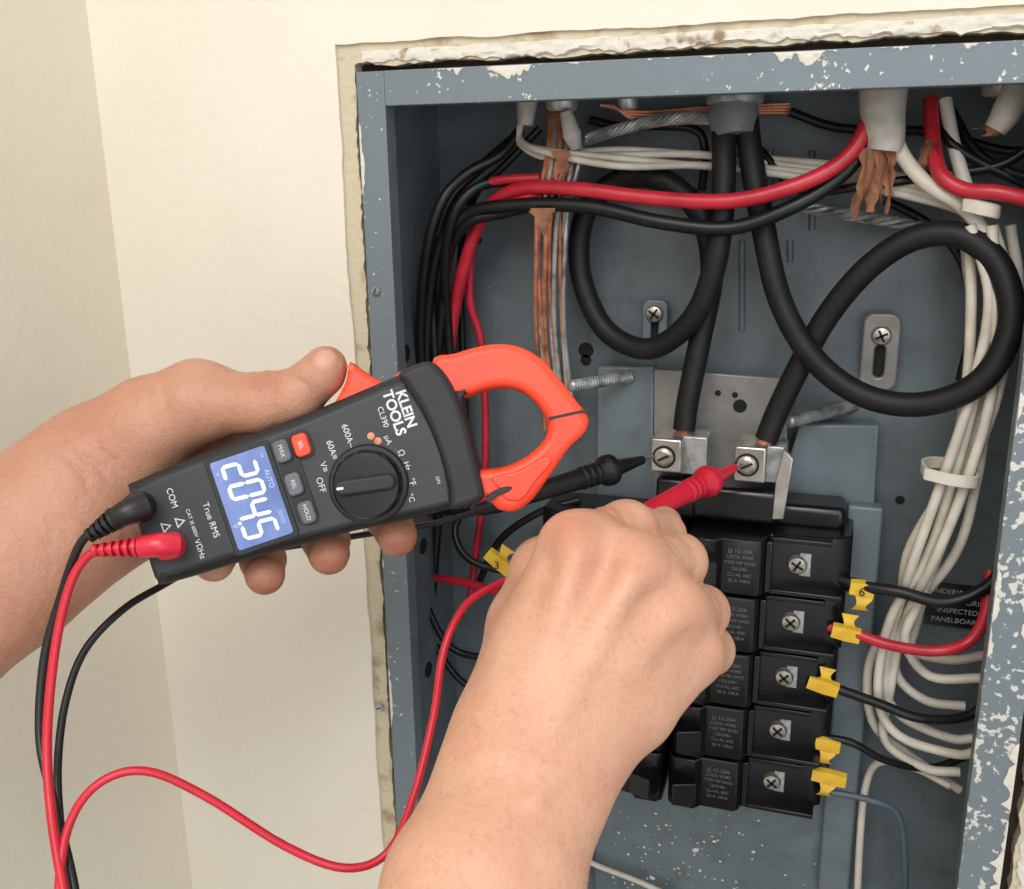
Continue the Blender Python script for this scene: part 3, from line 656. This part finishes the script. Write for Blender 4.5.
def surfnet(F,org,h):
    ins=F<0; c=np.stack([ins[i:ins.shape[0]-1+i,j:ins.shape[1]-1+j,k:ins.shape[2]-1+k] for i in(0,1) for j in(0,1) for k in(0,1)],0)
    sm=c.sum(0); act=(sm>0)&(sm<8); idx=-np.ones(act.shape,dtype=np.int64); A=np.argwhere(act); idx[act]=np.arange(len(A))
    cor=[(i,j,k) for i in(0,1) for j in(0,1) for k in(0,1)]
    vals=np.stack([F[A[:,0]+i,A[:,1]+j,A[:,2]+k] for i,j,k in cor],1)
    acc=np.zeros((len(A),3)); cnt=np.zeros(len(A))
    for a in range(8):
        for b in range(a+1,8):
            if sum(abs(cor[a][q]-cor[b][q]) for q in range(3))!=1: continue
            fa,fb=vals[:,a],vals[:,b]; mk=(fa<0)!=(fb<0); t=np.where(mk,fa/np.where(mk,fa-fb,1),0)
            p=np.array(cor[a])[None]+t[:,None]*(np.array(cor[b])-np.array(cor[a]))[None]
            acc+=p*mk[:,None]; cnt+=mk
    V=(A+acc/cnt[:,None])*h+org
    faces=[]
    for ax in range(3):
        b_x,c_x=(ax+1)%3,(ax+2)%3
        sl0=[slice(None)]*3; sl1=[slice(None)]*3; sl0[ax]=slice(0,-1); sl1[ax]=slice(1,None)
        s0=ins[tuple(sl0)]; s1=ins[tuple(sl1)]; E=np.argwhere(s0!=s1)
        ok=(E[:,b_x]>0)&(E[:,c_x]>0)&(E[:,b_x]<F.shape[b_x]-1)&(E[:,c_x]<F.shape[c_x]-1); E=E[ok]
        inside=ins[E[:,0],E[:,1],E[:,2]]
        def cell(db,dc):
            q=E.copy(); q[:,b_x]+=db; q[:,c_x]+=dc; return idx[q[:,0],q[:,1],q[:,2]]
        Q=np.stack([cell(-1,-1),cell(0,-1),cell(0,0),cell(-1,0)],1)
        Q[~inside]=Q[~inside][:,::-1]; faces.append(Q)
    return V,np.concatenate(faces)
def build_hand(name,fn,lo,hi,h,mk,tones):
    lo=np.array(lo);hi=np.array(hi); n=((hi-lo)/h).astype(int)
    g=[lo[i]+np.arange(n[i])*h for i in range(3)]
    P=np.stack(np.meshgrid(*g,indexing='ij'),-1).astype(np.float32)
    F=fn(P)
    for ax in range(3):   # close the surface where the forearm leaves the modelled region
        for e_ in (0,-1):
            sl=[slice(None)]*3; sl[ax]=e_; F[tuple(sl)]=np.maximum(F[tuple(sl)],.001)
    V,Q=surfnet(F,lo,h)
    V=V.astype(np.float32)
    e=np.concatenate([Q[:,[0,1]],Q[:,[1,2]],Q[:,[2,3]],Q[:,[3,0]]])
    for it in range(1):
        s=np.zeros_like(V); c=np.zeros(len(V))
        for a,b in((0,1),(1,0)):
            np.add.at(s,e[:,a],V[e[:,b]]); np.add.at(c,e[:,a],1)
        V=V*.5+.5*s/np.maximum(c,1)[:,None]
    R3=np.array([[Rv.x,Uv.x,Fv.x],[Rv.y,Uv.y,Fv.y],[Rv.z,Uv.z,Fv.z]])
    Wd=V@R3.T+np.array(C); o0=Wd.mean(0)
    me=bpy.data.meshes.new(name)
    me.vertices.add(len(V)); me.vertices.foreach_set('co',(Wd-o0).astype(np.float32).ravel())
    Q=Q[:,::-1]
    me.loops.add(Q.size); me.loops.foreach_set('vertex_index',Q.ravel().astype(np.int32))
    me.polygons.add(len(Q)); me.polygons.foreach_set('loop_start',np.arange(0,Q.size,4,dtype=np.int32))
    try: me.polygons.foreach_set('loop_total',np.full(len(Q),4,dtype=np.int32))
    except Exception: pass
    me.update(calc_edges=True); me.validate()
    me.polygons.foreach_set('use_smooth',[True]*len(me.polygons))
    col=np.zeros((len(V),4),dtype=np.float32); col[:,3]=1
    for (px,py,d,rad,ch,am) in tones:
        q=((V-cp(px,py,d))**2).sum(1); w=am*np.exp(-q/(rad*rad)) if ch!=1 else am*np.clip((rad*1.0-np.sqrt(q))/(rad*.25),0,1)
        col[:,ch]=np.clip(np.maximum(col[:,ch],w),0,1)
    at=me.color_attributes.new('tone','FLOAT_COLOR','POINT'); at.data.foreach_set('color',col.ravel())
    me.materials.append(M[mk]); ob=bpy.data.objects.new(name,me); link(ob); ob.location=o0.tolist(); return ob
def crease(F,P,c,dr,sig,R,amp):
    c=cp(*c); dr=np.array(dr,dtype=np.float32); dr=dr/np.linalg.norm(dr); q=P-c
    wob=.0009*np.sin(q[...,0]*420+c[0]*900)+.0006*np.sin(q[...,1]*610)
    return F+amp*np.exp(-((q@dr+wob)/sig)**2)*np.exp(-(q*q).sum(-1)/(R*R))
NZ=np.array([0,0,1],dtype=np.float32)
def rightF(P):
    f=chain(P,[(400,1350,.31,122),(440,1100,.338,112),(483,895,.365,96),(511,815,.385,80),(533,757,.397,73)],.012,NZ,1.25)
    pal=None
    for l in([(504,738,.402,40),(536,645,.41,42),(576,550,.42,38)],[(526,742,.400,38),(588,650,.404,39),(636,568,.414,35)],[(552,754,.402,38),(615,680,.408,37),(676,612,.420,32)],[(572,764,.404,36),(635,712,.413,35),(692,655,.432,30)]):
        d=chain(P,l,.006); pal=d if pal is None else smin(pal,d,.020)
    th=chain(P,[(504,722,.415,40),(528,625,.436,39),(546,572,.460,34),(586,545,.485,26),(622,530,.500,20)],.006)
    f=smin(f,pal,.022); f=smin(f,th,.014)
    fing=None
    for l in([(576,547,.42,34),(626,530,.446,29),(662,536,.476,23),(664,524,.497,18)],
             [(636,568,.413,32),(678,562,.446,28),(680,574,.480,22),(650,562,.496,19)],
             [(676,610,.42,30),(702,612,.453,26),(690,620,.485,21),(655,612,.49,18)],
             [(692,653,.432,29),(709,650,.464,24),(694,657,.487,19),(662,650,.488,17)]):
        d=chain(P,l,.004); fing=d if fing is None else smin(fing,d,.0012)
    f=smin(f,fing,.006)
    for a in((576,546,.406,17),(638,566,.402,17),(678,608,.410,17),(694,652,.4235,17)):
        d=np.sqrt(((P-cp(*a[:3]))**2).sum(-1))-a[3]*a[2]/1000; f=smin(f,d,.010)
    for a,b in(((528,720,.387,4),(576,560,.3985,5)),((542,724,.383,4),(630,582,.3935,5)),((556,730,.385,4),(668,620,.4008,5))):
        f=smin(f,seg(P,cp(*a[:3]),cp(*b[:3]),.0022,.0030),.011)
    for l in([(520,860,.3522,4),(535,800,.3622,4),(548,745,.3762,4),(575,690,.3835,4),(600,640,.3895,4)],[(535,800,.3622,4),(570,760,.3772,4),(620,700,.3922,4)]):
        f=smin(f,chain(P,[(a,b,c,3.0) for a,b,c,_ in l],.004),.006)
    for c,dr in(((594,519,.430),(1,-.25,.4)),((601,519,.431),(1,-.2,.4)),((608,519,.432),(1,-.2,.4)),((615,520,.434),(1,-.2,.4)),((648,547,.428),(1,.1,.5)),((655,548,.429),(1,.1,.5)),((662,550,.432),(1,.1,.5)),((690,600,.437),(1,.1,.6)),((697,602,.440),(1,.1,.6)),((703,642,.444),(1,.1,.6)),((708,648,.448),(1,.1,.6)),
                ((545,770,.375),(.25,1,0)),((536,796,.373),(.3,1,0)),((590,766,.39),(.3,1,0)),((586,780,.39),(.3,1,0)),((500,745,.39),(.3,1,0))):
        f=crease(f,P,c,dr,.0012,.011,.0012)
    return f
def leftF(P):
    f=chain(P,[(-190,705,.43,112),(0,560,.448,86),(60,518,.458,78),(108,496,.470,72)],.012,NZ,1.35)
    pal=None
    for l in([(118,470,.482,34),(290,452,.508,27)],[(118,484,.486,34),(255,477,.512,27)],[(115,502,.486,34),(222,500,.512,26)],[(112,524,.484,34),(190,524,.508,25)]):
        d=chain(P,l); pal=d if pal is None else smin(pal,d,.012)
    f=smin(f,pal,.02)
    th=chain(P,[(100,455,.465,52),(150,425,.462,46),(198,402,.458,40),(262,404,.452,27),(296,396,.450,25),(322,373,.446,20),(327,365,.445,18)],.007)
    f=smin(f,th,.018)
    web=chain(P,[(150,440,.475,30),(230,435,.485,22)]); f=smin(f,web,.012)
    fing=None
    for l in([(290,452,.508,26),(352,480,.520,24),(387,514,.500,22.5),(397,536,.466,20.5)],[(255,477,.512,26),(308,505,.522,24),(326,540,.500,22.5),(329,554,.463,21)],[(222,500,.512,25),(252,530,.520,23),(263,560,.498,21.5),(265,575,.463,20)],[(190,524,.508,23),(204,550,.512,20),(214,562,.492,18),(220,560,.476,16)]):
        d=chain(P,l,.004); fing=d if fing is None else smin(fing,d,.001)
    f=smin(f,fing,.006)
    f=smin(f,np.sqrt(((P-cp(268,392,.452))**2).sum(-1))-.0085,.006)
    cn=cp(325,360,.4385); q=P-cn; ax=np.array([.62,.72,.1],dtype=np.float32); ax/=np.linalg.norm(ax); al=q@ax; rad=np.sqrt(np.maximum((q*q).sum(-1)-al*al,0)+(al*.75)**2)
    f=f+.0006*np.exp(-((rad-.0058)/.0009)**2)
    for c,dr in(((256,384,.445),(1,.2,0)),((263,384,.445),(1,.15,0)),((270,385,.445),(1,.1,0)),((278,386,.445),(1,.05,0)),((80,470,.44),(1,.8,0)),((92,462,.44),(1,.8,0)),((104,452,.44),(1,.8,0)),((300,382,.44),(1,1.0,0)),((86,430,.45),(1,.6,0)),((397,548,.455),(0,1,0)),((329,566,.452),(0,1,0)),((160,400,.43),(1,.3,0)),((205,380,.43),(1,-.3,0))):
        f=crease(f,P,c,dr,.0011,.012,.0013)
    return f
build_hand('human_hand',leftF,(-.315,-.17,.38),(-.02,.065,.55),.0015,'skinL',[(325,360,.4385,.0056,1,.35),(268,386,.445,.010,0,.5),(397,546,.46,.010,0,.6),(329,565,.458,.010,0,.6),(265,586,.458,.010,0,.6),(330,350,.44,.009,0,.5),(397,556,.46,.006,2,.35),(329,574,.458,.006,2,.4),(265,594,.458,.007,2,.5),(90,440,.44,.02,0,.3)])
build_hand('human_hand',rightF,(-.095,-.27,.26),(.13,-.015,.53),.0015,'skinR',[(576,530,.405,.012,0,.5),(640,558,.40,.012,0,.4),(684,600,.41,.011,0,.5),(705,648,.43,.013,0,.5),(655,545,.43,.010,0,.5),(606,520,.43,.010,0,.5),(705,612,.44,.01,2,.2),(560,775,.38,.02,0,.25),(648,548,.435,.006,2,.2)])

# ---------------------------------------------------------------- light
w=bpy.data.worlds.new('world'); sc.world=w; w.use_nodes=True; bg=w.node_tree.nodes['Background']; bg.inputs['Color'].default_value=(0.98,0.985,1.0,1); bg.inputs['Strength'].default_value=0.66
def area(name,loc,tgt,size,e,col):
    l=bpy.data.lights.new(name,'AREA'); l.energy=e; l.size=size; l.color=col; o=bpy.data.objects.new(name,l); link(o); o.location=loc
    o.rotation_euler=(Vector(tgt)-Vector(loc)).to_track_quat('-Z','Y').to_euler(); return o
area('window_light',(0.12,-1.35,2.55),(0.08,0,1.45),0.9,17,(1,.985,.965))
area('room_light',(0.9,-1.5,1.6),(0.1,0,1.42),0.9,5,(.98,.985,1))
